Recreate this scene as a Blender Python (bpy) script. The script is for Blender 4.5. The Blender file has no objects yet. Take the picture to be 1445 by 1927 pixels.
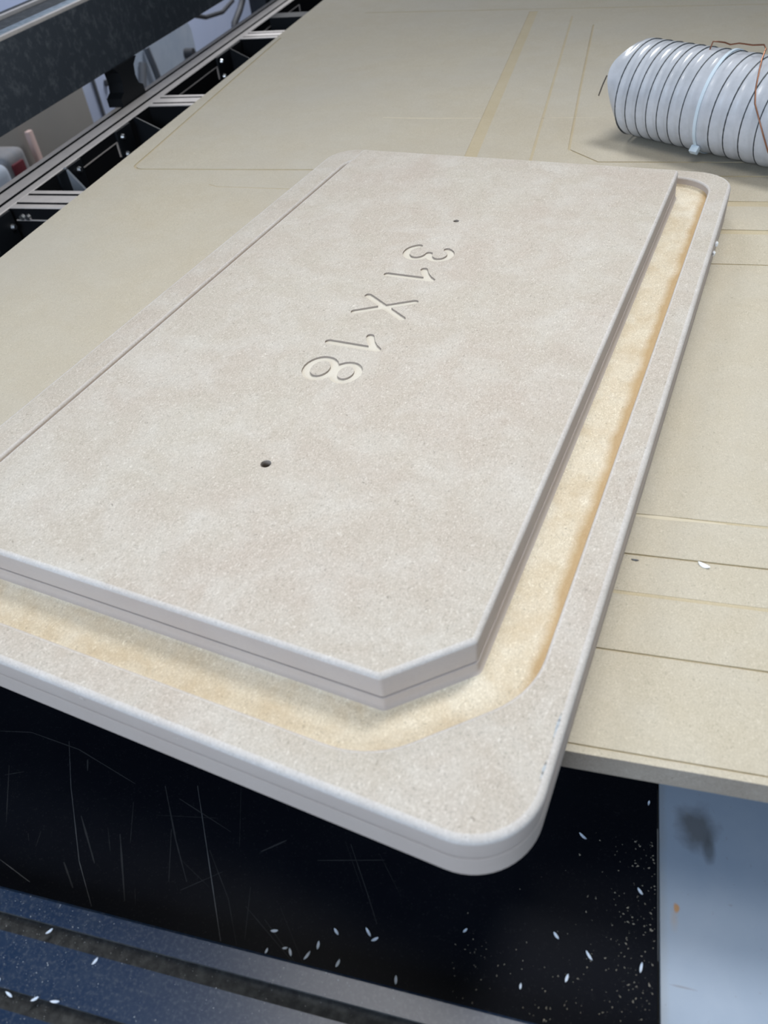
import bpy, bmesh, math, random
from mathutils import Vector, Matrix
random.seed(7)
sc = bpy.context.scene
C = sc.collection
# ------------------------------------------------------------------ camera
cam_d = bpy.data.cameras.new('camera')
cam = bpy.data.objects.new('camera', cam_d); C.objects.link(cam); sc.camera = cam
right = Vector((0.96665564, 0.23982586, -0.08977995))
down = Vector((0.1045582, -0.68967484, -0.71653067))
fwd = Vector((-0.23376155, 0.68325118, -0.69175383))
M4 = Matrix((( right.x, -down.x, -fwd.x, -0.00913),
             ( right.y, -down.y, -fwd.y, -0.22959),
             ( right.z, -down.z, -fwd.z, 0.40855),
             (0, 0, 0, 1)))
cam.matrix_world = M4
cam_d.sensor_fit = 'HORIZONTAL'; cam_d.sensor_width = 36.0; cam_d.lens = 36.0*1446/1445
cam_d.clip_start = 0.01; cam_d.clip_end = 60
cam_d.dof.use_dof = True; cam_d.dof.focus_distance = 0.75; cam_d.dof.aperture_fstop = 12
# ------------------------------------------------------------------ world and lights
w = bpy.data.worlds.new('world'); sc.world = w; w.use_nodes = True
w.node_tree.nodes['Background'].inputs[0].default_value = (0.50, 0.57, 0.70, 1)
w.node_tree.nodes['Background'].inputs[1].default_value = 0.11
def area(name, loc, target, sx, sy, power, col):
    l = bpy.data.lights.new(name, 'AREA'); l.shape = 'RECTANGLE'; l.size = sx; l.size_y = sy
    l.energy = power; l.color = col
    o = bpy.data.objects.new(name, l); C.objects.link(o); o.location = loc
    o.rotation_euler = (Vector(target)-Vector(loc)).to_track_quat('-Z', 'Y').to_euler()
    return o
kl = area('key_lamp', (0.36, 1.0, 1.85), (-0.12, -0.05, 0), 0.5, 0.5, 9.2, (0.97, 0.98, 0.98))
kl.data.spread = math.radians(106)                # unseen key aimed forward, spread narrowed so the far table falls off darker
area('strip_lamp', (-0.2, 0.22, 1.4), (-0.15, 0.1, 0), 0.7, 0.4, 7.0, (1.0, 0.96, 0.88))
area('side_fill', (2.6, 0.1, 1.0), (0, 0.4, 0), 1.4, 1.2, 15, (0.72, 0.88, 1.0))  # unseen fill added to brighten the right-hand faces
area('far_fill', (-1.6, 4.6, 2.3), (-2.0, 3.8, -0.5), 1.4, 1.2, 95, (0.95, 0.97, 1.0))  # unseen fill added to brighten the background on the left
area('window_light', (-1.6, -3.2, 1.5), (0, 0.3, 0), 2.2, 1.8, 42, (0.50, 0.82, 1.2))
area('low_front_fill', (-0.5, -1.5, 0.75), (-0.1, 0.1, 0), 1.5, 0.9, 21, (0.84, 0.90, 1.0))  # unseen low fill added to brighten the near faces of the mould
sc.view_settings.view_transform = 'Standard'; sc.view_settings.look = 'None'
sc.view_settings.gamma = 1.0; sc.view_settings.use_curve_mapping = False
sc.view_settings.exposure = 0.07

# ------------------------------------------------------------------ helpers
def tag(o, label, cat, group=None, kind=None):
    if label: o['label'] = label
    if cat: o['category'] = cat
    if group: o['group'] = group
    if kind: o['kind'] = kind
    return o
def empty(name, loc=(0, 0, 0), rz=0.0):
    o = bpy.data.objects.new(name, None); C.objects.link(o)
    o.location = loc; o.rotation_euler = (0, 0, rz); o.empty_display_size = 0.05
    return o
def link(name, me, mats, parent=None):
    o = bpy.data.objects.new(name, me); C.objects.link(o)
    if not isinstance(mats, (list, tuple)): mats = [mats]
    if len(me.materials) == 0:
        for m in mats: me.materials.append(m)
    if parent: o.parent = parent
    return o
def smooth(me, ang=40):
    for p in me.polygons: p.use_smooth = True
    try: me.set_sharp_from_angle(angle=math.radians(ang))
    except Exception: pass
def mesh_of(name, vs, fs, sm=None):
    me = bpy.data.meshes.new(name); me.from_pydata([tuple(v) for v in vs], [], fs)
    bm = bmesh.new(); bm.from_mesh(me); bmesh.ops.recalc_face_normals(bm, faces=bm.faces); bm.to_mesh(me); bm.free()
    if sm: smooth(me, sm)
    return me
def box_me(name, x0, x1, y0, y1, z0, z1, bev=0.0, seg=2):
    bm = bmesh.new(); bmesh.ops.create_cube(bm, size=1)
    for v in bm.verts:
        v.co = ((x0+x1)/2+v.co.x*(x1-x0), (y0+y1)/2+v.co.y*(y1-y0), (z0+z1)/2+v.co.z*(z1-z0))
    if bev: bmesh.ops.bevel(bm, geom=bm.edges[:], offset=bev, segments=seg, affect='EDGES', profile=0.6)
    me = bpy.data.meshes.new(name); bm.to_mesh(me); bm.free()
    if bev: smooth(me, 50)
    return me
def prism(name, loop, z0, z1):
    n = len(loop)
    vs = [(x, y, z0) for x, y in loop]+[(x, y, z1) for x, y in loop]
    fs = [list(range(n))[::-1], list(range(n, 2*n))]+[[i, (i+1) % n, n+(i+1) % n, n+i] for i in range(n)]
    return mesh_of(name, vs, fs)
def loft(rings, cap0=True, cap1=True, mat_of=None):
    """rings: list of (loop2d, z)"""
    n = len(rings[0][0]); vs = []; fs = []; mi = []
    for lp, z in rings: vs += [(x, y, z) for x, y in lp]
    for k in range(len(rings)-1):
        for i in range(n):
            fs.append([k*n+i, k*n+(i+1) % n, (k+1)*n+(i+1) % n, (k+1)*n+i]); mi.append(mat_of[k] if mat_of else 0)
    if cap0: fs.append(list(range(n))[::-1]); mi.append(0)
    if cap1: fs.append(list(range((len(rings)-1)*n, len(rings)*n))); mi.append(mat_of[-1] if mat_of else 0)
    return vs, fs, mi
def tube(name, pts, r, seg=8, closed=False, caps=True):
    pts = [Vector(p) for p in pts]; n = len(pts); vs = []; fs = []
    up = None
    for i, p in enumerate(pts):
        a = pts[max(i-1, 0)]; b = pts[min(i+1, n-1)]; t = (b-a).normalized()
        if up is None:
            up = Vector((0, 0, 1)) if abs(t.z) < 0.9 else Vector((1, 0, 0))
        s = t.cross(up).normalized(); up = s.cross(t).normalized()
        rr = r[i] if isinstance(r, (list, tuple)) else r
        for k in range(seg):
            q = 2*math.pi*k/seg; vs.append(p+(s*math.cos(q)+up*math.sin(q))*rr)
    for i in range(n-1):
        for k in range(seg):
            fs.append([i*seg+k, i*seg+(k+1) % seg, (i+1)*seg+(k+1) % seg, (i+1)*seg+k])
    if caps: fs.append(list(range(seg))[::-1]); fs.append(list(range((n-1)*seg, n*seg)))
    return mesh_of(name, vs, fs, 60)
def arc(cx, cy, r, a0, a1, n):
    return [(cx+r*math.cos(math.radians(a0+(a1-a0)*i/(n-1))), cy+r*math.sin(math.radians(a0+(a1-a0)*i/(n-1)))) for i in range(n)]
def boolean_cut(o, cutters):
    tmp = []
    for me in cutters:
        for p in me.polygons: p.material_index = 1
        c = bpy.data.objects.new('cutter', me); C.objects.link(c); tmp.append(c)
        c.matrix_world = Matrix.Identity(4)
        m = o.modifiers.new('cut', 'BOOLEAN'); m.operation = 'DIFFERENCE'; m.object = c; m.solver = 'EXACT'
        try: m.material_mode = 'INDEX'
        except Exception: pass
    bpy.context.view_layer.update()
    dg = bpy.context.evaluated_depsgraph_get()
    me = bpy.data.meshes.new_from_object(o.evaluated_get(dg))
    o.modifiers.clear(); old = o.data; mats = [m for m in old.materials]
    o.data = me
    if [m.name for m in me.materials] != [m.name for m in mats]:
        idx = [p.material_index for p in me.polygons]; print('slots', [m.name for m in me.materials], [m.name for m in mats])
        me.materials.clear()
        for m in mats: me.materials.append(m)
        for p, i in zip(me.polygons, idx): p.material_index = i
    for c in tmp: bpy.data.objects.remove(c)
    return o

# ------------------------------------------------------------------ materials
class NT:
    def __init__(s, name):
        s.m = bpy.data.materials.new(name); s.m.use_nodes = True
        s.t = s.m.node_tree; s.b = s.t.nodes['Principled BSDF']
        s.tc = s.t.nodes.new('ShaderNodeTexCoord'); s.co = s.tc.outputs['Object']
    def n(s, ty, **kw):
        x = s.t.nodes.new(ty)
        for k, v in kw.items():
            if hasattr(x, k) and not k.startswith('i_'): setattr(x, k, v)
        return x
    def l(s, a, b): s.t.links.new(a, b)
    def mapping(s, scale=(1, 1, 1), rot=(0, 0, 0)):
        x = s.n('ShaderNodeMapping'); s.l(s.co, x.inputs[0]); x.inputs['Scale'].default_value = scale
        x.inputs['Rotation'].default_value = rot
        return x.outputs[0]
    def noise(s, scale, detail=3, rough=0.55, dist=0.0, vec=None):
        x = s.n('ShaderNodeTexNoise'); s.l(vec or s.co, x.inputs['Vector'])
        x.inputs['Scale'].default_value = scale; x.inputs['Detail'].default_value = detail
        x.inputs['Roughness'].default_value = rough; x.inputs['Distortion'].default_value = dist
        return x.outputs[0]
    def ramp(s, f, stops):
        x = s.n('ShaderNodeValToRGB'); s.l(f, x.inputs[0]); e = x.color_ramp.elements
        while len(e) < len(stops): e.new(0.5)
        for q, (p, c) in zip(e, stops):
            q.position = p; q.color = (c, c, c, 1) if isinstance(c, (int, float)) else (*c, 1)
        return x.outputs[0]
    def mix(s, f, a, b, mode='MIX'):
        x = s.n('ShaderNodeMix'); x.data_type = 'RGBA'; x.blend_type = mode
        for v, i in ((f, 0), (a, 6), (b, 7)):
            if isinstance(v, (int, float)): x.inputs[i].default_value = v
            elif isinstance(v, tuple): x.inputs[i].default_value = (*v, 1)
            else: s.l(v, x.inputs[i])
        return x.outputs[2]
    def math(s, op, a, b=0.0, clamp=False):
        x = s.n('ShaderNodeMath'); x.operation = op; x.use_clamp = clamp
        for v, i in ((a, 0), (b, 1)):
            if isinstance(v, (int, float)): x.inputs[i].default_value = v
            else: s.l(v, x.inputs[i])
        return x.outputs[0]
    def sep(s):
        x = s.n('ShaderNodeSeparateXYZ'); s.l(s.co, x.inputs[0]); return x.outputs
    def spot(s, cx, cy, rx, ry, soft=0.5, wob=0.0, wscale=60):
        o = s.sep()
        a = s.math('DIVIDE', s.math('SUBTRACT', o[0], cx), rx); b = s.math('DIVIDE', s.math('SUBTRACT', o[1], cy), ry)
        d = s.math('SQRT', s.math('ADD', s.math('MULTIPLY', a, a), s.math('MULTIPLY', b, b)))
        if wob: d = s.math('ADD', d, s.math('MULTIPLY', s.math('SUBTRACT', s.noise(wscale, 4), 0.5), wob))
        return s.math('DIVIDE', s.math('SUBTRACT', 1.0, d), soft, clamp=True)
    def bump(s, h, strength, dist):
        x = s.n('ShaderNodeBump'); s.l(h, x.inputs['Height']); x.inputs['Strength'].default_value = strength
        x.inputs['Distance'].default_value = dist; s.l(x.outputs[0], s.b.inputs['Normal'])
    def fin(s, col, rough=0.8, spec=0.3, metal=0.0):
        if isinstance(col, tuple): s.b.inputs['Base Color'].default_value = (*col, 1)
        else: s.l(col, s.b.inputs['Base Color'])
        if isinstance(rough, (int, float)): s.b.inputs['Roughness'].default_value = rough
        else: s.l(rough, s.b.inputs['Roughness'])
        s.b.inputs['Specular IOR Level'].default_value = spec
        s.b.inputs['Metallic'].default_value = metal
        return s.m
def mdf(name, base, warm, pale, fleck=0.25, mott=0.35, stain=None, spec=0.12, rough=0.9):
    t = NT(name)
    big = t.ramp(t.noise(9, 5, 0.6), [(0.35, 0.0), (0.68, 1.0)])
    big2 = t.ramp(t.noise(23, 5, 0.65, 0.4), [(0.42, 0.0), (0.72, 1.0)])
    col = t.mix(t.math('MULTIPLY', big, mott), base, warm)
    col = t.mix(t.math('MULTIPLY', big2, mott), col, pale)
    f1 = t.noise(330, 4, 0.75, 2.8); f2 = t.noise(430, 3, 0.7, 3.4, t.mapping((1, 0.38, 1), (0, 0, 0.6)))
    fib = t.mix(0.5, f1, f2)
    dark = t.ramp(fib, [(0.36, 1.0), (0.465, 0.0)])
    lite = t.ramp(fib, [(0.525, 0.0), (0.62, 1.0)])
    col = t.mix(t.math('MULTIPLY', dark, fleck), col, tuple(c*0.52 for c in base))
    col = t.mix(t.math('MULTIPLY', lite, fleck*0.9), col, tuple(min(1, c*1.35) for c in pale))
    sp = t.ramp(t.noise(380, 2, 0.5, 0.6), [(0.25, 1.0), (0.29, 0.0)])
    col = t.mix(t.math('MULTIPLY', sp, fleck*0.9), col, tuple(c*0.42 for c in base))
    if stain: col = stain(t, col)
    t.bump(fib, 0.22, 0.0004)
    return t.fin(col, rough, spec)
PANEL = mdf('sealed_mdf', (0.47, 0.43, 0.37), (0.46, 0.395, 0.345), (0.555, 0.53, 0.49), 0.8, 0.65)
BURN = mdf('sanded_edge', (0.53, 0.50, 0.475), (0.52, 0.475, 0.44), (0.62, 0.605, 0.59), 0.5, 0.5)
EDGE = mdf('sealed_mdf_edge', (0.44, 0.385, 0.35), (0.46, 0.385, 0.34), (0.50, 0.46, 0.43), 0.12, 0.3)
CUT = mdf('engraved_mdf', (0.62, 0.585, 0.515), (0.61, 0.565, 0.49), (0.66, 0.63, 0.57), 0.15, 0.3)
def ch_stain(t, col):
    o = t.sep()
    wob = t.math('MULTIPLY', t.math('SUBTRACT', t.noise(28, 4), 0.5), 0.011)
    d = t.math('ADD', o[0], wob)
    f = t.ramp(d, [(0.0, 0), (1, 1)])
    m = t.math('DIVIDE', t.math('SUBTRACT', d, 0.2235), 0.0065, clamp=True)
    lim = t.math('DIVIDE', t.math('ADD', o[1], 0.335), 0.03, clamp=True)
    m = t.math('MULTIPLY', t.math('MULTIPLY', m, lim), 0.8)
    col = t.mix(m, col, (0.40, 0.26, 0.115))
    soft = t.ramp(t.noise(35, 5, 0.6, 0.3), [(0.45, 0), (0.7, 1)])
    col = t.mix(t.math('MULTIPLY', soft, 0.4), col, (0.50, 0.37, 0.21))
    return col
CHAN = mdf('routed_mdf', (0.66, 0.59, 0.465), (0.60, 0.515, 0.385), (0.75, 0.71, 0.62), 0.75, 0.6, ch_stain)
def tb_stain(t, col):
    d = t.ramp(t.noise(3.0, 4, 0.6), [(0.4, 0), (0.65, 1)])
    return t.mix(t.math('MULTIPLY', d, 0.4), col, (0.47, 0.445, 0.40))
TABLE = mdf('spoilboard_mdf', (0.50, 0.45, 0.355), (0.48, 0.42, 0.32), (0.54, 0.50, 0.42), 0.60, 0.5, tb_stain)
TCUT = mdf('spoilboard_cut', (0.50, 0.43, 0.30), (0.45, 0.37, 0.235), (0.55, 0.48, 0.36), 0.3, 0.4)
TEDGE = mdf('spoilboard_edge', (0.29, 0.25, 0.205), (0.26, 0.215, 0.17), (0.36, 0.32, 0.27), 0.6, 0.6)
def plain(name, col, rough=0.5, spec=0.5, metal=0.0, nz=None, bump=None):
    t = NT(name); c = col
    if nz:
        sc_, col2, lo, hi = nz
        c = t.mix(t.ramp(t.noise(sc_, 5, 0.65), [(lo, 0.0), (hi, 1.0)]), col, col2)
    if bump: t.bump(t.noise(bump[0], 3), bump[1], 0.001)
    return t.fin(c, rough, spec, metal)
ALU = plain('brushed_aluminium', (0.74, 0.69, 0.66), 0.45, 0.6, 0.25, (30, (0.64, 0.60, 0.58), 0.4, 0.7))
BLACK = plain('black_steel', (0.006, 0.008, 0.011), 0.5, 0.3)
SHADE = plain('shade_black', (0.008, 0.009, 0.011), 0.8, 0.1)  # shade of slots and bar sides put into the colour
DUSTY = plain('dusty_black_beam', (0.046, 0.056, 0.070), 0.75, 0.3, 0, (55, (0.13, 0.145, 0.16), 0.5, 0.8))
BOLT = plain('zinc_bolt', (0.72, 0.74, 0.75), 0.3, 0.5, 1.0)
# ------------------------------------------------------------------ the setting
FZ = -0.92
fl = link('floor', box_me('floor', -6, 4, -4, 9, FZ-0.05, FZ), plain('concrete', (0.20, 0.19, 0.18), 0.8, 0.2, 0, (3, (0.15, 0.145, 0.14), 0.4, 0.7)))
fl['kind'] = 'structure'
wl = link('wall_left', box_me('wall_left', -2.78, -2.66, 0.6, 8.5, FZ, 1.2), plain('lavender_paint', (0.56, 0.64, 0.86), 0.7, 0.2, 0, (1.5, (0.60, 0.67, 0.88), 0.4, 0.6)))
wl['kind'] = 'structure'
# ------------------------------------------------------------------ machine frame
def extrusion(name, length, wdt, hgt, slots, axis, origin, parent, mat=ALU, sw=0.0085, sd=0.009):
    """T-slot bar: profile (u across, z down from top=0); slots = u positions on the top face"""
    prof = [(0.0, -hgt)]
    b = 0.0015
    prof += [(0.0, -b), (b, 0.0)]
    for s in slots:
        prof += [(s-sw/2, 0.0), (s-sw/2, -0.003), (s-sw/2-0.004, -0.003), (s-sw/2-0.004, -sd), (s+sw/2+0.004, -sd), (s+sw/2+0.004, -0.003), (s+sw/2, -0.003), (s+sw/2, 0.0)]
    prof += [(wdt-b, 0.0), (wdt, -b), (wdt, -hgt)]
    n = len(prof); vs = []
    for e in (0, length):
        for u, z in prof:
            vs.append((origin[0]+u, origin[1]+e, origin[2]+z) if axis == 'Y' else (origin[0]+e, origin[1]+u, origin[2]+z))
    fs = [list(range(n)), list(range(n, 2*n))]+[[i, (i+1) % n, n+(i+1) % n, n+i] for i in range(n)]
    me = mesh_of(name, vs, fs)
    me.materials.append(mat); me.materials.append(SHADE)
    for p in me.polygons:
        cz = sum(me.vertices[v].co.z for v in p.vertices)/len(p.vertices)-origin[2]
        if -0.0101 < cz < -0.0005 and abs(p.normal.z) < 2:
            if cz < -0.0012: p.material_index = 1
        if cz <= -0.02 and len(p.vertices) == 4: p.material_index = 1  # aluminium bar sides blackened in place of shade
    return link(name, me, [mat, SHADE], parent)
fr = empty('machine_chassis', (-1.09, 1.2, FZ))
tag(fr, 'silver slotted aluminium frame with bolted plates and shade-blackened sides left of the tan board', 'chassis')
off = Vector((1.09, -1.2, -FZ))
def P(o):
    o.parent = fr; o.location = off; return o
P(extrusion('side_rail', 3.6, 0.082, 0.08, (0.0205, 0.0595), 'Y', (-1.134, -0.4, -0.1), None))
for y0 in (0.943, 1.505, 2.083):
    P(extrusion('cross_beam', 0.94, 0.078, 0.07, (0.0195, 0.0585), 'X', (-1.0515, y0, -0.1), None))
def bolt_me(axis):
    bm = bmesh.new()
    bmesh.ops.create_cone(bm, cap_ends=True, segments=16, radius1=0.0062, radius2=0.0045, depth=0.006)
    m = Matrix.Rotation(math.pi/2, 4, 'Y') if axis == 'X' else Matrix.Rotation(math.pi/2, 4, 'X')
    bmesh.ops.transform(bm, matrix=m, verts=bm.verts)
    me = bpy.data.meshes.new('bolt'); bm.to_mesh(me); bm.free(); me.materials.append(BOLT); return me
BX = bolt_me('X'); BY = bolt_me('Y')
def plate(y0, y1, bolts):
    pl = P(link('side_plate', box_me('side_plate', -1.0515, -1.0455, y0, y1, -0.172, -0.1015, 0.0008), BLACK))  # bolted plate; its black also stands in for shade on the rail
    for (y, z) in bolts:
        b = bpy.data.objects.new('bolt', BX); C.objects.link(b); b.parent = pl; b.location = (-1.0428, y, z)
plate(1.336, 1.4, [(1.355, -0.117), (1.355, -0.153)])
plate(1.1, 1.186, [(1.168, -0.117)])
plate(1.9, 2.07, [(1.92, -0.115), (1.92, -0.151)])
plate(0.87, 0.935, [(0.925, -0.128)])
for y0, y1 in ((1.186, 1.336), (1.60, 1.9), (0.80, 0.870), (2.17, 2.6)):
    P(link('slot_lip', box_me('slot_lip', -1.0515, -1.0495, y0, y1, -0.1232, -0.1215), ALU))
    P(link('slot_end', box_me('slot_end', -1.0515, -1.0485, y1-0.004, y1-0.001, -0.152, -0.1232), ALU))
P(link('slot_lip', box_me('slot_lip', -1.045, -0.97, 0.9405, 0.9425, -0.1232, -0.1215), ALU))
for x in (-1.03, -1.018):
    b = bpy.data.objects.new('bolt', BY); C.objects.link(b); b.parent = fr; b.location = off+Vector((x, 0.9395, -0.1165))
# triangular gussets
def gusset(y, pts, t=0.004):
    vs = [(x, y-t/2, z) for x, z in pts]+[(x, y+t/2, z) for x, z in pts]
    n = len(pts)
    return mesh_of('gusset', vs, [list(range(n)), list(range(n, 2*n))]+[[i, (i+1) % n, n+(i+1) % n, n+i] for i in range(n)])
STEEL = plain('grey_steel', (0.23, 0.26, 0.30), 0.5, 0.4)
P(link('gusset', gusset(1.131, [(-1.0515, -0.1), (-1.048, -0.0995), (-1.0, -0.168), (-1.0515, -0.168)], 0.006), STEEL))
P(link('gusset', gusset(1.43, [(-1.0515, -0.101), (-1.045, -0.101), (-0.93, -0.158), (-0.93, -0.165), (-1.0515, -0.165)], 0.003), BLACK))
P(link('gusset', gusset(1.99, [(-1.0515, -0.101), (-1.045, -0.101), (-0.93, -0.158), (-0.93, -0.165), (-1.0515, -0.165)], 0.003), BLACK))
# black under-tray, legs and bed bearers
P(link('under_tray', box_me('under_tray', -1.05, -0.70, 0.1, 3.1, -0.215, -0.2), BLACK))
for x, y in ((-1.09, 0.2), (-1.09, 2.9), (0.62, 2.9), (0.62, 0.2)):
    P(link('leg', box_me('leg', x-0.03, x+0.03, y-0.03, y+0.03, FZ, -0.178 if x < 0 else -0.1005, 0.003), BLACK))
for x in (-0.6, 0.0, 0.62):
    P(link('bed_bearer', box_me('bed_bearer', x-0.03, x+0.03, 0.12, 2.4, -0.099, -0.019), BLACK))
for y in (0.2, 2.35):
    P(link('bed_crossbar', box_me('bed_crossbar', -1.05, 0.66, y-0.03, y+0.03, -0.16, -0.1003), BLACK))

# ------------------------------------------------------------------ upper guide beam on its foot
gb = empty('guide_beam', (-1.12, 1.55, -0.0995))
tag(gb, 'dusty black beam with bright metal strips on top, raised above the aluminium frame', 'beam')
o2 = Vector((1.12, -1.55, 0.0995))
def G(o): o.parent = gb; o.location = o2; return o
G(link('beam_body', box_me('beam_body', -1.30, -1.118, 0.2, 4.4, -0.022, 0.112, 0.002), DUSTY))
G(link('top_strip', box_me('top_strip', -1.1305, -1.1195, 0.2, 4.4, 0.112, 0.1185, 0.001), ALU))
G(link('top_strip', box_me('top_strip', -1.166, -1.136, 0.2, 4.4, 0.112, 0.1165, 0.001), plain('blue_grey_steel', (0.36, 0.44, 0.50), 0.45, 0.5, 0.6, (60, (0.22, 0.28, 0.33), 0.45, 0.6))))
G(link('top_strip', box_me('top_strip', -1.252, -1.240, 0.2, 4.4, 0.112, 0.119, 0.001), ALU))
ft = [(-0.055, 0.0), (-0.055, 0.018), (-0.036, 0.026), (-0.030, 0.045), (-0.034, 0.066), (-0.05, 0.0785), (0.06, 0.0785), (0.040, 0.066), (0.034, 0.045), (0.040, 0.026), (0.058, 0.018), (0.058, 0.0)]
vs = [(x, 1.553+u, -0.0998+z) for x in (-1.150, -1.112) for u, z in ft]; n = len(ft)
G(link('beam_foot', mesh_of('beam_foot', vs, [list(range(n)), list(range(n, 2*n))]+[[i, (i+1) % n, n+(i+1) % n, n+i] for i in range(n)]), BLACK))

# ------------------------------------------------------------------ black and grey sheets and rail at the front
SHB = NT('black_laminate')
nz = SHB.noise(900, 2, 0.6); sp = SHB.ramp(nz, [(0.62, 0.0), (0.72, 1.0)])
haze = SHB.ramp(SHB.noise(7, 5, 0.6), [(0.45, 0.0), (0.75, 1.0)])
cl = SHB.mix(SHB.math('MULTIPLY', haze, 0.35), (0.003, 0.004, 0.007), (0.010, 0.012, 0.016))
cl = SHB.mix(SHB.math('MULTIPLY', sp, 0.06), cl, (0.2, 0.2, 0.2))
SHB.bump(nz, 0.06, 0.0003)
SHBM = SHB.fin(cl, 0.42, 0.06)
bs = link('black_sheet', box_me('black_sheet', -0.66, 0.0695, -0.112, 0.15, -0.121, -0.115, 0.0006), SHBM)
tag(bs, 'scratched smooth black sheet below the overhanging corner of the board', 'sheet')
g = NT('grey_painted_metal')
c0 = g.mix(g.ramp(g.noise(14, 5, 0.6), [(0.4, 0), (0.7, 1)]), (0.26, 0.325, 0.42), (0.30, 0.36, 0.45))  # base darkened and blued to stand in for shade below the board
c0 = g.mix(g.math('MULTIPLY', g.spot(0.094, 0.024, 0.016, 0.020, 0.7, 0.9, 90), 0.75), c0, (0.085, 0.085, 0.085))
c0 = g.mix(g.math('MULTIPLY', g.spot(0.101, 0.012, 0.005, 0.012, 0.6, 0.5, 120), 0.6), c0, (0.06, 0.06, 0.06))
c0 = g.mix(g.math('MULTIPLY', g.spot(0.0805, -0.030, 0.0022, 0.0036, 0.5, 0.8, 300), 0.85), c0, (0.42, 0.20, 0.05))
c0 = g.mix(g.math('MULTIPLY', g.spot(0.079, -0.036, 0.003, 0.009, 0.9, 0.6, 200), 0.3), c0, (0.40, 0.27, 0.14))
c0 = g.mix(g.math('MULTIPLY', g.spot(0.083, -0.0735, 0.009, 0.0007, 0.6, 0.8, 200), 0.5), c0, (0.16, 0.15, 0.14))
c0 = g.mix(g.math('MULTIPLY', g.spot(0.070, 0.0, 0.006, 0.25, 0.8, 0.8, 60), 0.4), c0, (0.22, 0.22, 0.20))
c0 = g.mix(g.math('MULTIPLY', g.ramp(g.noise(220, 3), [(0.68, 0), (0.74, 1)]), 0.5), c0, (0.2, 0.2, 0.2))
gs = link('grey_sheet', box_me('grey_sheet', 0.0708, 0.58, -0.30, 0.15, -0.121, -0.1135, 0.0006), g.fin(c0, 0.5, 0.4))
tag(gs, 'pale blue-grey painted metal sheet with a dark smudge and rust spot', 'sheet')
# scratches
SCR = plain('scratch_grey', (0.10, 0.105, 0.115), 0.8, 0.2)
SCR2 = plain('scratch_faint', (0.024, 0.026, 0.03), 0.8, 0.2)
def ribbon(pl, wd, z=-0.11493):
    pts = [Vector((x, y, z)) for x, y in pl]; q = []
    for i in range(len(pts)-1):
        for k in range(8): q.append(pts[i].lerp(pts[i+1], k/8))
    q.append(pts[-1]); vs = []; fs = []
    for i, p in enumerate(q):
        t = (q[min(i+1, len(q)-1)]-q[max(i-1, 0)]).normalized(); s = Vector((-t.y, t.x, 0))
        ww = wd*(0.5+0.5*math.sin(math.pi*min(1, max(0.05, i/(len(q)-1)))))*random.uniform(0.5, 1)
        vs += [p+s*ww/2, p-s*ww/2]
    for i in range(len(q)-1): fs.append([2*i, 2*i+1, 2*i+3, 2*i+2])
    me = bpy.data.meshes.new('scratch'); me.from_pydata([tuple(v) for v in vs], [], fs); return me
for pl, wd, mt in [([(-.37, -.001), (-.348, -.035), (-.313, -.083), (-.289, -.108)], .0005, SCR),
               ([(-.432, -.004), (-.405, 0), (-.358, -.006), (-.3, -.023)], .0010, SCR2), ([(-.253, -.015), (-.219, -.07), (-.195, -.109)], .0006, SCR),
               ([(-.277, -.02), (-.252, -.055), (-.232, -.08)], .0012, SCR2), ([(-.37, -.094), (-.34, -.103)], .0006, SCR),
               ([(-.225, -.057), (-.2, -.084), (-.184, -.109)], .0006, SCR2), ([(-.295, -.036), (-.283, -.064)], .0005, SCR2),
               ([(-.13, -.033), (-.111, -.061), (-.1, -.078)], .0008, SCR2), ([(-.188, -.074), (-.18, -.105)], .0006, SCR2)]:
    s = link('scratch', ribbon(pl, wd), mt, bs)
for i in range(26):
    x, y = random.uniform(-0.42, -0.1), random.uniform(-0.1, 0.0); ln = random.uniform(0.006, 0.05)
    a = random.choice((random.gauss(-1.0, 0.15), random.gauss(-1.0, 0.15), random.uniform(-0.6, 0.9)))
    p2 = (min(0.0, x+ln*math.cos(a)), max(-0.1105, min(0.08, y+ln*math.sin(a))))
    link('scratch', ribbon([(x, y), p2], random.choice((0.0003, 0.0004, 0.0007, 0.0014))), SCR2, bs)
# front rail: black anodised T-slot bar, dusty
RB = NT('black_anodised')
dn = RB.ramp(RB.noise(70, 6, 0.7), [(0.42, 0), (0.72, 1)]); dn2 = RB.ramp(RB.noise(420, 3, 0.7), [(0.5, 0), (0.72, 1)])
rc = RB.mix(RB.math('MULTIPLY', dn, 0.5), (0.008, 0.022, 0.055), (0.03, 0.045, 0.075))  # blue of reflected daylight put into the base colour
rc = RB.mix(RB.math('MULTIPLY', dn2, 0.45), rc, (0.10, 0.115, 0.14))
RBM = RB.fin(rc, 0.30, 0.5, 0.0)
frl = empty('front_rail', (-0.3, -0.15, -0.18)); tag(frl, 'dusty blue-black slotted metal rail along the bottom edge', 'rail')
r1 = extrusion('rail_body', 0.91, 0.0765, 0.075, (0.019, 0.0575), 'X', (-0.85, -0.1895, -0.1), frl, RBM, 0.010, 0.006)
r1.location = (0.3, 0.15, 0.18)
r1.data.materials[1] = plain('slot_dust', (0.035, 0.038, 0.042), 0.8, 0.1, 0, (150, (0.075, 0.08, 0.085), 0.4, 0.7))
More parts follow.
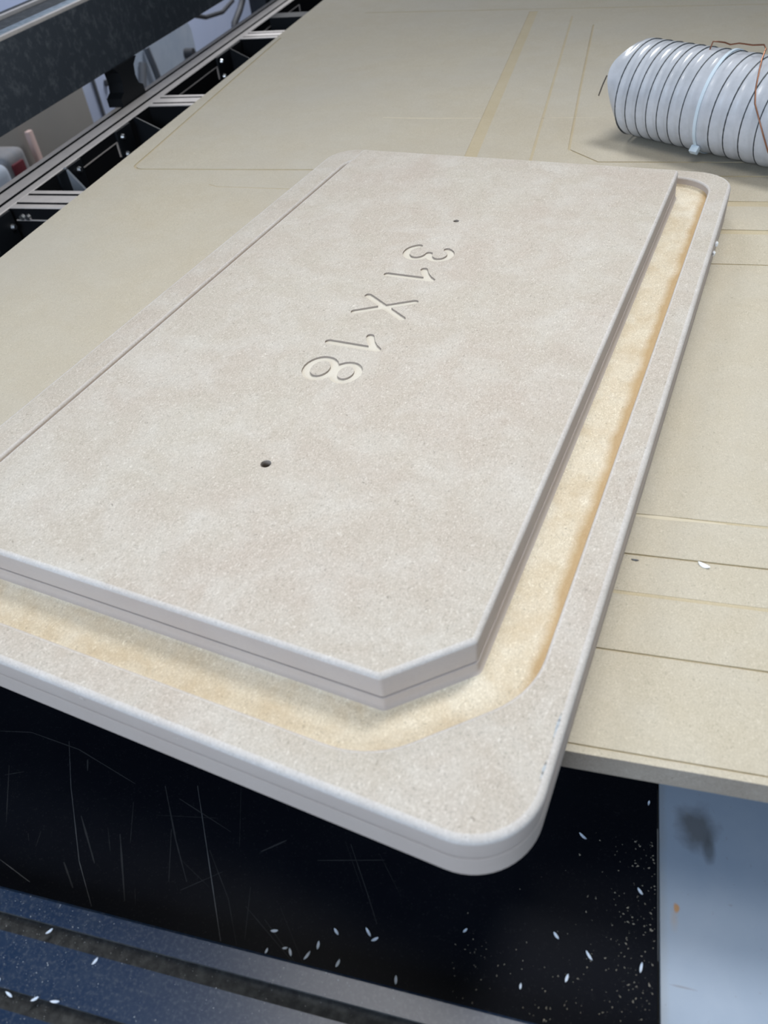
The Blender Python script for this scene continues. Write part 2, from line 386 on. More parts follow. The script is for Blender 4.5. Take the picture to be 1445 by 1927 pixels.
# stand under the sheets and the rail
st = empty('steel_stand', (-0.1, 0.1, FZ)); tag(st, 'black steel stand holding the sheets under the board', 'stand')
def T(o): o.parent = st; o.location = (0.1, -0.1, -FZ); return o
T(link('stand_bar', box_me('stand_bar', -0.66, 0.6, -0.10, -0.06, -0.18, -0.1212), BLACK))
T(link('stand_bar', box_me('stand_bar', -0.66, 0.55, 0.05, 0.10, -0.18, -0.1212), BLACK))
for x in (-0.6, 0.5):
    T(link('stand_leg', box_me('stand_leg', x-0.025, x+0.025, -0.1, -0.05, FZ, -0.1802), BLACK))
    T(link('stand_leg', box_me('stand_leg', x-0.025, x+0.025, 0.05, 0.1, FZ, -0.1802), BLACK))
T(link('rail_ledge', box_me('rail_ledge', -0.66, 0.2, -0.19, -0.06, -0.19, -0.1802), BLACK))

# ------------------------------------------------------------------ spoilboard
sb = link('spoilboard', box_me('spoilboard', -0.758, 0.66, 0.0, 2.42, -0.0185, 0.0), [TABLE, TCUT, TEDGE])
tag(sb, 'large tan fibreboard table top scored with shallow straight grooves', 'table top')
cuts = []
def groove(x0, x1, y0, y1, d): cuts.append(box_me('c', x0, x1, y0, y1, -d, 0.01))
def stroke(pts, wd, d, cap=True, z1=0.01, z0=0.0):
    L, R = [], []
    n = len(pts)
    for i in range(n):
        a = Vector(pts[max(i-1, 0)]); b = Vector(pts[min(i+1, n-1)]); t = (b-a).normalized(); s = Vector((-t.y, t.x))
        p = Vector(pts[i]); L.append(p+s*wd/2); R.append(p-s*wd/2)
    def capp(i0, i1):
        p = Vector(pts[i0]); t = (p-Vector(pts[i1])).normalized(); s = Vector((-t.y, t.x)); o = []
        for k in range(1, 8):
            q = math.pi*k/8; o.append(p-s*wd/2*math.cos(q)+t*wd/2*math.sin(q))
        return o
    loop = L[::-1]
    # L reversed ends at start; go round the start cap to R, then end cap
    loop = [*R, *(capp(n-1, n-2) if cap else []), *L[::-1], *(capp(0, 1) if cap else [])]
    return prism('c', [(p.x, p.y) for p in loop], z0-d, z1)
for y, wd, d in ((0.5965, .0022, .0008), (0.159, .0018, .0010), (0.0745, .0016, .0009), (0.0052, .0012, .0008), (0.1995, .0026, .0004), (0.835, .004, .0010)):
    groove(-0.3 if y > 0.3 else -0.1, 0.7, y-wd/2, y+wd/2, d)
groove(-0.1, 0.7, 0.1215, 0.1245, .00025)
groove(-0.2, 0.7, 0.744, 0.759, .0007); groove(-0.2, 0.7, 0.6695, 0.681, .0008)
groove(-0.2095, -0.191, 0.86, 1.76, .00045)
groove(-0.1155, -0.1115, 0.86, 1.70, .0003)
cuts.append(stroke([(-0.066, 1.62), (-0.066, 1.2), (-0.064, 0.931), (-0.022, 0.884), (0.3, 0.880), (0.64, 0.877)], .0036, .0009))
cuts.append(stroke([(-0.745, 1.62), (-0.736, 1.3), (-0.724, 0.90)]+arc(-0.704, 0.8785, 0.020, 185, 270, 7)+[(-0.55, 0.857), (-0.2, 0.855)], .0042, .0009))
cuts.append(stroke([(-0.565, 0.80), (-0.55, 0.793), (-0.3, 0.778)], .002, .0003))
cuts.append(stroke([(-0.60, 1.822), (-0.196, 1.778), (0.5, 1.70)], .006, .0006))
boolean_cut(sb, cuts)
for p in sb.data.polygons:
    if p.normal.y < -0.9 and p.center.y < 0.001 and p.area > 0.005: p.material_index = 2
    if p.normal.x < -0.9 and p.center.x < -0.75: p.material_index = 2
# pale worn streaks, and the lit edge of a near groove painted on
STK = plain('pale_wear_lit_edge', (0.60, 0.54, 0.42), 0.9, 0.1)
for pl, wd in (([(-.374, 1.079), (-.30, 1.071), (-.21, 1.0685)], .006), ([(-.12, 1.066), (-.03, 1.063)], .003), ([(0.02, 0.1985), (0.1, 0.1983)], .004)):
    link('wear_lit_streak', ribbon(pl, wd, 0.00008), STK, sb)

# ------------------------------------------------------------------ the routed mould
MR = math.radians(-10.1)
cosr, sinr = math.cos(MR), math.sin(MR)
NRX, NRY = -0.0118, -0.0860                    # near right outer bottom corner on the table plane
lx, ly = (-.08+.8175)*.348, (.405-1.6075)*.348
MX = NRX-(cosr*lx-sinr*ly); MY = NRY-(sinr*lx+cosr*ly)
mo = empty('router_mold', (MX, MY, 0.0), MR)
tag(mo, 'layered fibreboard mold with raised clipped-corner panel engraved 31 X 18 and routed channel', 'mold')
def corner(px, py, q, kind, size, rad, n=16):
    """q: 0 near-right,1 far-right,2 far-left,3 near-left (counter-clockwise); returns n points"""
    sx = (1, 1, -1, -1)[q]; sy = (-1, 1, 1, -1)[q]; a0 = (-90, 0, 90, 180)[q]
    if kind == 'f':
        return arc(px-sx*size, py-sy*size, size, a0, a0+90, n)
    c = size; tl = rad*math.tan(math.radians(22.5)); h = n//2
    # unit case near-right: vertices (px-c,py) and (px,py+c)
    dirs = {0: ((1, 0), (0, 1)), 1: ((0, 1), (-1, 0)), 2: ((-1, 0), (0, -1)), 3: ((0, -1), (1, 0))}[q]
    d1, d2 = dirs
    v1 = Vector((px-d1[0]*c, py-d1[1]*c)); v2 = Vector((px+d2[0]*c, py+d2[1]*c))
    out = []
    for v, ang in ((v1, a0), (v2, a0+45)):
        din = Vector((math.cos(math.radians(ang+90)), math.sin(math.radians(ang+90))))
        nrm = Vector((math.cos(math.radians(ang)), math.sin(math.radians(ang))))
        cen = v-din*tl-nrm*rad
        out += arc(cen.x, cen.y, rad, ang, ang+45, h)
    return out
def shape(x0, x1, y0, y1, corners, ins=0.0):
    x0 += ins; x1 -= ins; y0 += ins; y1 -= ins; out = []
    for q, (px, py) in enumerate(((x1, y0), (x1, y1), (x0, y1), (x0, y0))):
        kind, size, rad = corners[q]
        if kind == 'f': out += corner(px, py, q, 'f', max(0.0008, size-ins), 0)
        else: out += corner(px, py, q, 'c', size-0.586*ins, max(0.0006, rad-ins))
    return out
OUT = (-0.2567, 0.2557, -0.4185, 0.4185); OC = [('f', 0.040, 0)]*4
CH = (-0.2219, 0.2337, -0.3948, 0.3958); CC = [('c', 0.068, 0.06), ('f', 0.036, 0), ('f', 0.036, 0), ('c', 0.068, 0.06)]
PN = (-0.1919, 0.1990, -0.3590, 0.3655); PC = [('c', 0.041, 0.004), ('f', 0.006, 0), ('f', 0.006, 0), ('c', 0.041, 0.004)]
Z1, Z2, Z3 = 0.0203, 0.0407, 0.0606
def rnd(rect, cc, z, r, k=5, sgn=1):
    return [(shape(*rect, cc, sgn*r*(1-math.cos(math.pi/2*i/k))), z-r+r*math.sin(math.pi/2*i/k)) for i in range(1, k+1)]
e = 0.0003; lg = 0.0016
# lower board
rings = [(shape(*OUT, OC, 0.001), 0.0), (shape(*OUT, OC), 0.001), (shape(*OUT, OC), Z1-0.0009), (shape(*OUT, OC, 0.0004), Z1-0.0005), (shape(*OUT, OC, 0.004), Z1-0.0005), (shape(*OUT, OC, 0.0042), Z1-0.00005)]
v, f, mi = loft(rings)
lb = link('lower_board', mesh_of('lower_board', v, f, 40), EDGE, mo)
# upper board with routed channel
D = 0.0105; cr = 0.0045; rr = 0.0040
rings = [(shape(*OUT, OC, 0.0042), Z1), (shape(*OUT, OC, 0.004), Z1+0.0004), (shape(*OUT, OC, 0.0004), Z1+0.0004), (shape(*OUT, OC, 0.0002), Z1+0.0007), (shape(*OUT, OC), Z1+0.003), (shape(*OUT, OC), Z2-rr)]
mats = [1, 1, 1, 1, 1]
up = rnd(OUT, OC, Z2, rr); rings += up; mats += [3]*len(up)
# flat top to channel lip (lip rounds down, so offset is negative = outwards from the channel loop)
lip = 0.0020
for i in range(0, 5):
    a = math.pi/2*i/4
    rings.append((shape(*CH, CC, -lip*(1-math.sin(a))), Z2-lip*(1-math.cos(a)))); mats.append(0 if i == 0 else 3)
rings.append((shape(*CH, CC), Z2-D+0.003)); mats.append(1)
rings.append((shape(*CH, CC, 0.0008), Z2-D+0.0008)); mats.append(2)
rings.append((shape(*CH, CC, 0.003), Z2-D)); mats.append(2)
for i in range(0, 6):
    a = math.pi/2*i/5
    rings.append((shape(*PN, PC, -cr*(1-math.sin(a))-0.0006), Z2-D+cr*(1-math.cos(a)))); mats.append(2 if i < 3 else 1)
rings.append((shape(*PN, PC, -0.0006), Z2-0.0008)); mats.append(1)
rings.append((shape(*PN, PC, -0.0002), Z2-0.0003)); mats.append(1)
rings.append((shape(*PN, PC, 0.0030), Z2-0.0003)); mats.append(1)
rings.append((shape(*PN, PC, 0.0032), Z2-0.00005)); mats.append(1)
v, f, mi = loft(rings, mat_of=mats)
me = mesh_of('upper_board', v, f, 35)
for p, m_ in zip(me.polygons, mi): p.material_index = m_
ub = link('upper_board', me, [PANEL, EDGE, CHAN, BURN], mo)
# raised panel
rp = 0.0030
rings = [(shape(*PN, PC, 0.0032), Z2), (shape(*PN, PC, 0.0030), Z2+0.0003), (shape(*PN, PC, 0.0004), Z2+0.0003), (shape(*PN, PC), Z2+0.0008), (shape(*PN, PC), Z3-rp)]
mats = [1, 1, 1, 1]
up = rnd(PN, PC, Z3, rp); rings += up; mats += [2]*len(up)
v, f, mi = loft(rings, mat_of=mats); mi[-1] = 0
me = mesh_of('raised_panel', v, f)
for p, m_ in zip(me.polygons, mi): p.material_index = (0, 3, 2)[m_]
pnl = link('raised_panel', me, [PANEL, CUT, BURN, EDGE])
pc = []
W_ = 0.0072; dp = 0.0018
def t2l(pts, uc): return [(v_, -(u_+uc)) for u_, v_ in pts]     # reading runs towards -y, up is +x
def S(pts, uc, wd=W_, dd=0.0): pc.append(stroke(t2l(pts, uc), wd, dp+dd, True, Z3+0.01, Z3))
def ell(cu, cv, ru, rv, a0, a1, n): return [(cu+ru*math.cos(math.radians(a0+(a1-a0)*i/(n-1))), cv+rv*math.sin(math.radians(a0+(a1-a0)*i/(n-1)))) for i in range(n)]
# 3
S(ell(-0.0005, 0.0118, 0.0118, 0.0108, 160, -78, 18), -0.1105)
S(ell(-0.0005, -0.0112, 0.0135, 0.0118, 88, -160, 20), -0.1105, W_, 0.00003)
# 1
for uc in (-0.0605, 0.0640):
    S([(0.0, -0.0228), (0, 0), (0.0, 0.0225)], uc)
    S([(0.0, 0.0228), (-0.004, 0.0175), (-0.010, 0.0125), (-0.0175, 0.0085)], uc, W_, 0.00003)
# X
S([(-0.0150, -0.0232), (0, 0), (0.0150, 0.0232)], -0.0030)
S([(-0.0150, 0.0232), (0, 0), (0.0150, -0.0232)], -0.0030, W_, 0.00003)
# 8
def ring_me(cu, cv, ru, rv, wd, uc, dd):
    o = t2l(ell(cu, cv, ru+wd/2, rv+wd/2, 0, 360-15, 24), uc); i = t2l(ell(cu, cv, ru-wd/2, rv-wd/2, 0, 360-15, 24), uc); n = 24
    vs = [(*p, z) for z in (Z3-dp-dd, Z3+0.01) for lp in (o, i) for p in lp]; fs = []
    for k in range(n):
        j = (k+1) % n
        fs += [[k, j, n+j, n+k], [2*n+k, 3*n+k, 3*n+j, 2*n+j], [k, 2*n+k, 2*n+j, j], [n+k, n+j, 3*n+j, 3*n+k]]
    return mesh_of('c', vs, fs)
pc.append(ring_me(0, 0.0122, 0.0122, 0.0100, W_, 0.1025, 0.0))
pc.append(ring_me(0, -0.0112, 0.0142, 0.0115, W_, 0.1025, 0.00003))
# screw holes
for hx, hy, hr in ((0.001, 0.187, 0.0030), (0.0075, -0.2237, 0.0040)):
    pc.append(prism('c', arc(hx, hy, hr, 0, 345, 24), Z3-0.012, Z3+0.01))
boolean_cut(pnl, pc)
pnl.data.materials.append(mdf('cut_wall_core_shade', (0.33, 0.285, 0.245), (0.31, 0.26, 0.22), (0.37, 0.32, 0.28), 0.2, 0.3))  # brown core of the cut walls, darkened further in place of shade
for p in pnl.data.polygons:
    if p.material_index == 1 and abs(p.normal.z) < 0.5: p.material_index = 4
smooth(pnl.data, 35)
pnl.parent = mo
for hx, hy, hr in ((0.001, 0.187, 0.0028), (0.0075, -0.2237, 0.0038)):
    link('screw_plug', prism('screw_plug', arc(hx, hy, hr, 0, 330, 12), Z3-0.013, Z3-0.008), plain('brown_hole', (0.06, 0.05, 0.04), 0.9, 0.1), pnl)
# silver nicks on the right edge
NICK = plain('silver_scuff', (0.40, 0.44, 0.48), 0.6, 0.3, 0.0, (700, (0.07, 0.08, 0.09), 0.47, 0.53))
for y0, ln in ((-0.343, 0.019), (-0.369, 0.012)):
    vs = []; k = 8
    for i in range(k+1):
        u = i/k; ww = 0.0008*random.uniform(0.5, 1.1)*math.sin(math.pi*min(0.97, max(0.03, u)))
        vs += [(0.2512-ww, y0+ln*(u-0.5), Z2+0.00012), (0.2512+ww, y0+ln*(u-0.5)+0.001, Z2+0.00010)]
    fs = [[2*i, 2*i+1, 2*i+3, 2*i+2] for i in range(k)]
    link('edge_scuff', mesh_of('edge_scuff', vs, fs), NICK, ub)
DENT = plain('dent_pale', (0.62, 0.58, 0.53), 0.9, 0.1, 0, (500, (0.30, 0.26, 0.23), 0.45, 0.55))
for x0, z0, ln in ((-0.010, 0.0335, 0.006), (0.056, 0.031, 0.004), (-0.125, 0.029, 0.004), (-0.15, 0.030, 0.007), (-0.205, 0.034, 0.005)):
    vs = []
    for i in range(10):
        q = 2*math.pi*i/10; vs.append((x0+ln/2*math.cos(q)*random.uniform(0.7, 1.1), -0.41856, z0+0.0007*math.sin(q)*random.uniform(0.6, 1.2)))
    link('edge_dent', mesh_of('edge_dent', vs, [list(range(10))]), DENT, ub)
# white staple bits on the far right side face
for y0 in (0.262, 0.240):
    bm = bmesh.new(); bmesh.ops.create_icosphere(bm, subdivisions=1, radius=0.0028)
    for q in bm.verts: q.co = Vector((q.co.x*0.7+0.2572, q.co.y*random.uniform(0.7, 1.5)+y0, q.co.z*1.2+0.028))
    me = bpy.data.meshes.new('white_fleck'); bm.to_mesh(me); bm.free()
    link('white_fleck', me, plain('white_paint', (0.8, 0.82, 0.85), 0.4), ub)

# ------------------------------------------------------------------ dust hose
HX, HY, HT, HR = 0.017, 0.9957, -0.623, 0.0592
hose = empty('dust_hose', (HX, HY, 0.0022), HT)
tag(hose, 'clear grey ribbed dust hose with wire spiral lying on the table top', 'hose')
turns = []
s_ = 0.004
for i in range(26):
    turns.append(s_); s_ += 0.0165 if i < 6 else 0.0208
def s_at(q):                                        # continuous helix position for turn number q
    i = max(0, min(len(turns)-2, int(math.floor(q)))); return turns[i]+(turns[i+1]-turns[i])*(q-i)
NA = 64; NS = 8; TN = 24
vs = []; fs = []
rows = TN*NS+NS//2
for r_ in range(rows+1):
    q = r_/NS-0.55
    for a in range(NA):
        an = 2*math.pi*a/NA
        qq = q+a/NA
        s = s_at(qq) if qq >= 0 else turns[0]+qq*0.0165
        ph = (qq-math.floor(qq)); bul = math.sin(math.pi*ph)**0.6
        rad = HR-0.0020+0.0020*bul
        if r_ < 4:
            g_ = math.exp(-((an-2.55)/0.55)**2)
            rad -= 0.0012*(4-r_)*(1-0.7*g_); s += (4-r_)/4*(0.002*math.sin(3*an+1)-0.014*g_)
        vs.append((s, rad*math.cos(an), HR+rad*math.sin(an)))
for r_ in range(rows):
    for a in range(NA):
        b = (a+1) % NA
        if a == NA-1:
            # seam: the helix advances one turn
            if r_+NS <= rows and r_+NS+1 <= rows:
                fs.append([r_*NA+a, (r_+NS)*NA+b, (r_+NS+1)*NA+b, (r_+1)*NA+a])
        else: fs.append([r_*NA+a, r_*NA+b, (r_+1)*NA+b, (r_+1)*NA+a])
# fix the seam direction: along one turn q grows by 1, i.e. column 0 one turn later equals column NA
HV = NT('clear_vinyl')
HV.b.inputs['Coat Weight'].default_value = 0.4; HV.b.inputs['Coat Roughness'].default_value = 0.12
hc = HV.mix(HV.ramp(HV.noise(25, 5, 0.7), [(0.35, 0), (0.7, 1)]), (0.46, 0.48, 0.52), (0.58, 0.60, 0.65))
HV.b.inputs['Transmission Weight'].default_value = 0.0
HV.bump(HV.noise(60, 3), 0.12, 0.004)
HVM = HV.fin(hc, 0.28, 0.5)
me = mesh_of('tube_wall', vs, fs, 70)
link('tube_wall', me, HVM, hose)
cp = []
for i in range(TN*40):
    q = i/40; an = 2*math.pi*(q % 1.0)
    # angle a/NA = fraction; helix at phase 0 -> q' = k - a/NA
    pass
cp = []
for i in range((TN-1)*40):
    k = i/40                                         # angle grows backwards along the hose
    an = -2*math.pi*k
    cp.append((s_at(k), (HR-0.0006)*math.cos(an), HR+(HR-0.0006)*math.sin(an)))
WIRE = plain('dark_wire', (0.045, 0.052, 0.06), 0.45, 0.4)
link('wire_spiral', tube('wire_spiral', cp, 0.00115, 6), WIRE, hose)
# free end of the wire at the open end
link('wire_end', tube('wire_end', [(-0.0100, -0.0535, 0.084), (-0.0135, -0.0560, 0.073), (-0.0165, -0.059, 0.0592)], 0.0009, 6), plain('brown_wire', (0.09, 0.075, 0.06), 0.5), hose)
# cable tie
tie = empty('cable_tie'); tie.parent = hose
TIE = plain('white_nylon', (0.62, 0.72, 0.80), 0.35, 0.5)
ts = turns[9]-0.0045
vs = []; fs = []; n = 72
for i in range(n):
    an = 2*math.pi*i/n; sx = 0.1325-0.004*math.cos(an+0.6)
    for ds, dr in ((-0.0021, 0.0003), (0.0021, 0.0003), (0.0021, 0.0016), (-0.0021, 0.0016)):
        vs.append((sx+ds, (HR+dr)*math.cos(an), HR+(HR+dr)*math.sin(an)))
for i in range(n-1):
    for k in range(4): fs.append([i*4+k, i*4+(k+1) % 4, (i+1)*4+(k+1) % 4, (i+1)*4+k])
hose_tie = link('cable_tie', mesh_of('cable_tie', vs, fs, 40), TIE, hose)
bpy.data.objects.remove(tie)
h1 = link('tie_head', box_me('tie_head', -0.0055, 0.0055, -0.0045, 0.0045, -0.0038, 0.0038, 0.001), TIE, hose_tie)
an = math.radians(224); h1.location = (0.134, (HR+0.005)*math.cos(an), HR+(HR+0.005)*math.sin(an)); h1.rotation_euler = (an, 0, 0)
h2 = link('tie_tail', tube('tie_tail', [(0, -0.0045, 0), (0.001, -0.012, -0.0005)], 0.0014, 6), TIE, hose_tie); h2.location = h1.location; h2.rotation_euler = h1.rotation_euler
# copper earth wire
COP = plain('copper', (0.32, 0.15, 0.09), 0.35, 0.5, 0.8)
def hp(s, deg, lift): return (s, (HR+lift)*math.cos(math.radians(deg)), HR+(HR+lift)*math.sin(math.radians(deg)))
cw = [hp(*q) for q in ((0.104, 92, -0.002), (0.107, 92, 0.008), (0.114, 92, 0.0085), (0.124, 93, 0.009), (0.132, 94, 0.008), (0.142, 92, 0.010), (0.160, 92, 0.010), (0.174, 92, 0.012), (0.180, 96, 0.010), (0.182, 104, 0.003), (0.188, 117, 0.001), (0.194, 130, 0.001), (0.199, 142, 0.001), (0.206, 156, 0.001), (0.216, 168, 0.001), (0.228, 186, 0.001), (0.236, 204, 0.001), (0.244, 222, 0.001))]
link('copper_wire', tube('copper_wire', cw, 0.0009, 6), COP, hose)

# ------------------------------------------------------------------ shavings
SH = plain('pale_shaving', (0.52, 0.60, 0.72), 0.5)
SHW = plain('white_chip', (0.82, 0.84, 0.86), 0.5)
SHD = plain('dark_chip', (0.06, 0.07, 0.09), 0.5)
def shaving_me(ln, wd, curl):
    vs = []; k = 6
    for i in range(k+1):
        u = i/k-0.5; ww = wd*(1-(2*abs(u))**2.5*0.9)/2; z = curl*(u*2)**2
        vs += [(u*ln, -ww, z+0.0001), (u*ln, ww, z+0.0001), (u*ln, ww, z+0.0005), (u*ln, -ww, z+0.0005)]
    fs = [[0, 1, 2, 3], [4*k, 4*k+1, 4*k+2, 4*k+3]]
    for i in range(k):
        for j in range(4): fs.append([4*i+j, 4*i+(j+1) % 4, 4*i+4+(j+1) % 4, 4*i+4+j])
    return mesh_of('shaving', vs, fs)
SM = [shaving_me(0.0048, 0.0016, 0.0005), shaving_me(0.0060, 0.0015, 0.0008), shaving_me(0.0034, 0.0013, 0.0003)]
for q in SM: q.materials.append(SH)
places = [(-.163, -.096, 15, 0), (-.124, -.088, -40, 0), (-.104, -.084, -45, 1), (-.099, -.087, 35, 0), (-.133, -.098, 95, 0), (-.153, -.104, 20, 2), (-.149, -.1055, -60, 0),
          (-.138, -.105, 65, 1), (-.118, -.105, 75, 0), (-.164, -.108, 80, 2), (-.081, -.106, 100, 0), (-.045, -.070, 50, 2), (.022, .004, -35, 1), (.010, -.061, -45, 0), (.030, -.068, -50, 1),
          (.018, -.083, 75, 0), (.059, -.024, -50, 0), (.060, -.068, 80, 1), (.064, .036, 80, 2), (-.008, -.093, 88, 2)]
SLAB = ['pale shaving at the upper left of the cluster on the black sheet', 'tilted pale shaving at the top middle of the shaving cluster',
        'wide pale shaving at the upper right of the shaving cluster', 'slanted pale shaving just below the upper right one of the cluster',
        'upright pale shaving in the middle of the shaving cluster', 'tiny pale shaving above the bent one near the rail edge', 'bent pale shaving just right of a tiny one near the rail',
        'long upright pale shaving nearest the rail in the shaving cluster', 'upright pale shaving right of the long one beside the rail', 'tiny pale shaving touching the rail edge left of the cluster',
        'lone upright pale shaving on the black sheet right of the cluster', 'small pale shaving below the rounded corner of the mold', 'pale shaving on the black sheet nearest the overhanging tan board corner',
        'slanted pale shaving midway between the mold corner and the bottom edge', 'longest slanted pale shaving low on the black sheet', 'upright pale shaving below the longest slanted one',
        'pale shaving among crumbs beside the rusty side of the grey sheet', 'upright pale shaving in the crumbs low beside the grey sheet', 'tiny pale shaving under the tan board edge beside the grey sheet',
        'tiny pale sliver standing near the bottom end of the rail']
for (x, y, a, k), lab in zip(places, SLAB):
    o = link('shaving', SM[k], SH); o.location = (x, y, -0.11495); o.rotation_euler = (0, 0, math.radians(a))
    tag(o, lab, 'shaving', 'shavings on the black sheet')
c1 = link('white_chip', shaving_me(0.0085, 0.0036, 0.0012), SHW); c1.location = (0.083, 0.1555, 0.0); c1.rotation_euler = (0, 0, -0.5)
tag(c1, 'white flake lying beside a groove on the tan table top', 'chip')
c2 = link('dark_chip', shaving_me(0.0052, 0.0013, 0.0003), SHD); c2.location = (0.038, 0.1535, 0.0); c2.rotation_euler = (0, 0, -0.1)
tag(c2, 'tiny dark sliver on the table top beside the mold edge', 'chip')
railchips = [(-0.345, -0.126, 0.3, 1), (-0.30, -0.131, 0.9, 0), (-0.262, -0.140, 1.2, 0), (-0.305, -0.168, -0.3, 1), (-0.288, -0.1665, 0.7, 0), (-0.275, -0.165, 0.2, 1), (-0.316, -0.163, 1.5, 2), (-0.38, -0.137, 0.5, 2)]
for i in range(4):
    pass
def scatter(name, parent, n, fn, mat, s0, s1):
    vs = []; fs = []
    for i in range(n):
        x, y, z = fn(); s = random.uniform(s0, s1)*random.choice((0.5, 0.7, 1)); a = random.uniform(0, 6.28); st_ = random.uniform(1, 2.6); b = len(vs)
        for k in range(3):
            q = a+k*2.094; dx, dy = math.cos(q)*s*st_, math.sin(q)*s
            vs.append((x+dx*math.cos(a)-dy*math.sin(a), y+dx*math.sin(a)+dy*math.cos(a), z))
        vs.append((x, y, z+s*0.8)); fs += [[b, b+1, b+3], [b+1, b+2, b+3], [b+2, b, b+3], [b, b+2, b+1]]
    o = link(name, mesh_of(name, vs, fs), mat); o['kind'] = 'stuff'; return o
def on_sheet():
    t = random.random()
    x = 0.068-abs(random.gauss(0, 0.018)) if t < 0.6 else random.uniform(-0.05, 0.068)
    y = random.uniform(-0.108, 0.01) if t < 0.7 else random.uniform(-0.108, -0.07)
    return (x, y, -0.115)
d = scatter('sheet_dust', None, 330, on_sheet, plain('wood_dust', (0.30, 0.27, 0.22), 0.9), 0.00012, 0.0006)
tag(d, 'pale wood dust and crumbs along the edge of the black sheet', 'dust')
def on_rail():
    x = random.choice((random.uniform(-0.46, -0.05), random.uniform(-0.46, -0.28)))
    while True:
        y = random.uniform(-0.1885, -0.1145)
        u = y+0.1895
        ins = any(abs(u-s) < 0.0048 for s in (0.019, 0.0575)); edge = any(abs(u-s) < 0.0105 for s in (0.019, 0.0575))
        if ins: return (x, y, -0.1058)
        if not edge or True: return (x, y, -0.0999) if not edge or not ins else (x, y, -0.1058)
d = scatter('rail_dust', None, 1500, on_rail, plain('grey_dust', (0.42, 0.45, 0.48), 0.9), 0.00010, 0.00034)
tag(d, 'pale dust specks scattered over the slotted front rail', 'dust')
CLAB = ['pale chip in the upper rail slot left of the others', 'pale chip on the flat middle of the front rail', 'pale chip farthest right on the front rail', 'leftmost of the three chips by the lower rail slot', 'middle one of the three chips by the lower rail slot', 'right one of the three chips by the lower rail slot', 'tiny chip above the three chips by the lower rail slot', 'tiny chip farthest left on the front rail']
for (x, y, a, k), chips_lab in zip(railchips, CLAB):
    o = link('rail_chip', SM[k], SH); o.location = (x, y, -0.0999); o.rotation_euler = (0, 0, a)
    tag(o, chips_lab, 'shaving', 'chips on the front rail')

# ------------------------------------------------------------------ things beyond the machine
cab = link('storage_cabinet', box_me('storage_cabinet', -2.64, -2.2, 1.5, 2.94, FZ, -0.25, 0.006), plain('taupe_board', (0.34, 0.325, 0.305), 0.7, 0.2, 0, (2, (0.37, 0.35, 0.325), 0.4, 0.7)))
tag(cab, 'plain grey-brown cabinet on the floor behind the black beam', 'cabinet')
PB = plain('pale_blue_paint', (0.58, 0.66, 0.88), 0.5, 0.3, 0, (4, (0.64, 0.72, 0.9), 0.4, 0.6))
brd = empty('white_board', (-2.3, 3.1, FZ)); tag(brd, 'pale blue upright board with dark cord strip beside the cabinet', 'board')
bo = link('board_face', box_me('board_face', -0.02, 0.02, -0.155, 0.16, 0.0, 0.62, 0.004), PB, brd)
link('board_cord', box_me('board_cord', 0.0205, 0.03, 0.035, 0.05, 0.03, 0.60, 0.003), plain('grey_cord', (0.12, 0.13, 0.15), 0.6), brd)
link('board_knob', box_me('board_knob', 0.0205, 0.035, 0.125, 0.150, 0.40, 0.428, 0.006), plain('dark_knob', (0.08, 0.085, 0.1), 0.6), brd)
case = empty('machine_cover', (-2.3, 3.74, FZ)); tag(case, 'pale grey-blue rounded plastic cover standing on the floor behind the beam foot', 'cover')
lp = [(-0.36, 0.0)]+[(0.40, 0.0)]+arc(0.32, 0.40, 0.08, 0, 90, 8)+arc(-0.28, 0.42, 0.06, 90, 135, 5)+[(-0.36, 0.36)]
vs = [(x, u, z) for x in (-0.15, 0.05) for u, z in lp]; n = len(lp)
link('cover_shell', mesh_of('cover_shell', vs, [list(range(n)), list(range(n, 2*n))]+[[i, (i+1) % n, n+(i+1) % n, n+i] for i in range(n)], 30), plain('grey_blue_plastic', (0.46, 0.54, 0.66), 0.45, 0.4, 0, (6, (0.54, 0.61, 0.72), 0.4, 0.6)), case)
CORD = plain('dark_cord', (0.05, 0.052, 0.06), 0.6)
link('cover_pipe', tube('cover_pipe', [(0.075, -0.09, 0.0), (0.075, -0.10, 0.25), (0.075, -0.13, 0.38), (0.07, -0.15, 0.47)], 0.016, 8), plain('grey_pipe', (0.14, 0.155, 0.18), 0.6), case)
link('cover_strut', tube('cover_strut', [(0.07, -0.33, 0.24), (0.07, -0.22, 0.42)], 0.018, 8), plain('grey_pipe', (0.16, 0.17, 0.19), 0.6), case)
link('cover_knob', tube('cover_knob', [(0.05, 0.27, 0.34), (0.10, 0.27, 0.34)], 0.024, 10), CORD, case)
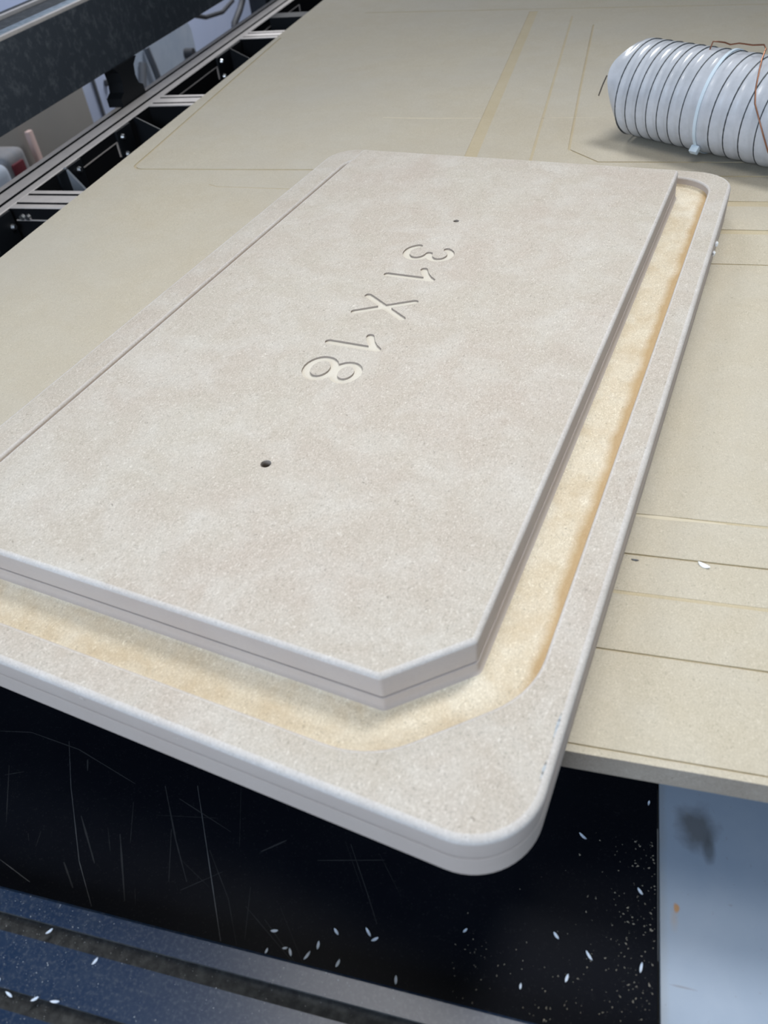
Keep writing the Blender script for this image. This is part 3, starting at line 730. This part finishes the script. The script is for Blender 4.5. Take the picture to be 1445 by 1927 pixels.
# cords by the far end of the rail
for i, (lab, pts, r) in enumerate([
        ('thin black cord drooping behind the far end of the beam', [(-1.96, 3.35, -0.21), (-1.96, 3.5, -0.30), (-1.96, 3.75, -0.37), (-1.96, 3.95, -0.39), (-1.96, 4.1, -0.37)], 0.010),
        ('looped black cord hanging beside the far end of the side rail', [(-1.9, 3.94, -0.62), (-1.9, 3.88, -0.52), (-1.9, 3.93, -0.44), (-1.9, 4.03, -0.40), (-1.9, 4.10, -0.36), (-1.9, 4.12, -0.28)], 0.016)]):
    tag(link('hanging_cable', tube('hanging_cable', pts, r, 8), CORD), lab, 'cable')
mot = empty('cable_bundle', (-1.85, 4.25, FZ)); tag(mot, 'dark clump of cables on a stand beyond the far end of the side rail', 'cables')
link('bundle_post', box_me('bundle_post', -0.05, 0.05, -0.1, 0.25, 0.0, 0.62, 0.02), plain('cable_black', (0.02, 0.022, 0.03), 0.6), mot)
for i in range(7):
    a = random.uniform(-0.12, 0.25)
    link('cable', tube('cable', [(0.06, a, 0.3), (0.08, a-0.06, 0.42), (0.07, a+0.05, 0.52), (0.06, a+0.02, 0.64), (0.03, a+0.08, 0.70)], 0.014, 6), plain('cable_grey', (0.06, 0.065, 0.08), 0.5), mot)
stick = link('pink_stick', box_me('pink_stick', -2.185, -2.165, 2.455, 2.485, FZ, -0.462, 0.004), plain('pink_wood', (0.85, 0.62, 0.57), 0.7))
tag(stick, 'pale pink wooden stick standing against the grey-brown cabinet', 'stick')
bag = empty('grey_bag', (-2.12, 2.19, FZ)); tag(bag, 'grey bag with a dark red patch in front of the cabinet', 'bag')
link('bag_body', box_me('bag_body', -0.06, 0.06, -0.045, 0.085, 0.0, 0.475, 0.03, 4), plain('bag_grey', (0.32, 0.33, 0.36), 0.8, 0.2, 0, (8, (0.38, 0.36, 0.36), 0.4, 0.6)), bag)
link('red_patch', box_me('red_patch', 0.058, 0.07, -0.02, 0.045, 0.34, 0.44, 0.005), plain('dark_red', (0.16, 0.018, 0.03), 0.7), bag)
sack = link('pale_sack', box_me('pale_sack', -2.16, -2.03, 1.90, 2.13, FZ, -0.45, 0.04, 4), plain('sack_blue', (0.52, 0.60, 0.72), 0.7, 0.2, 0, (6, (0.60, 0.66, 0.76), 0.4, 0.6)))
tag(sack, 'pale blue-grey sack at the left edge beside the bag', 'sack')
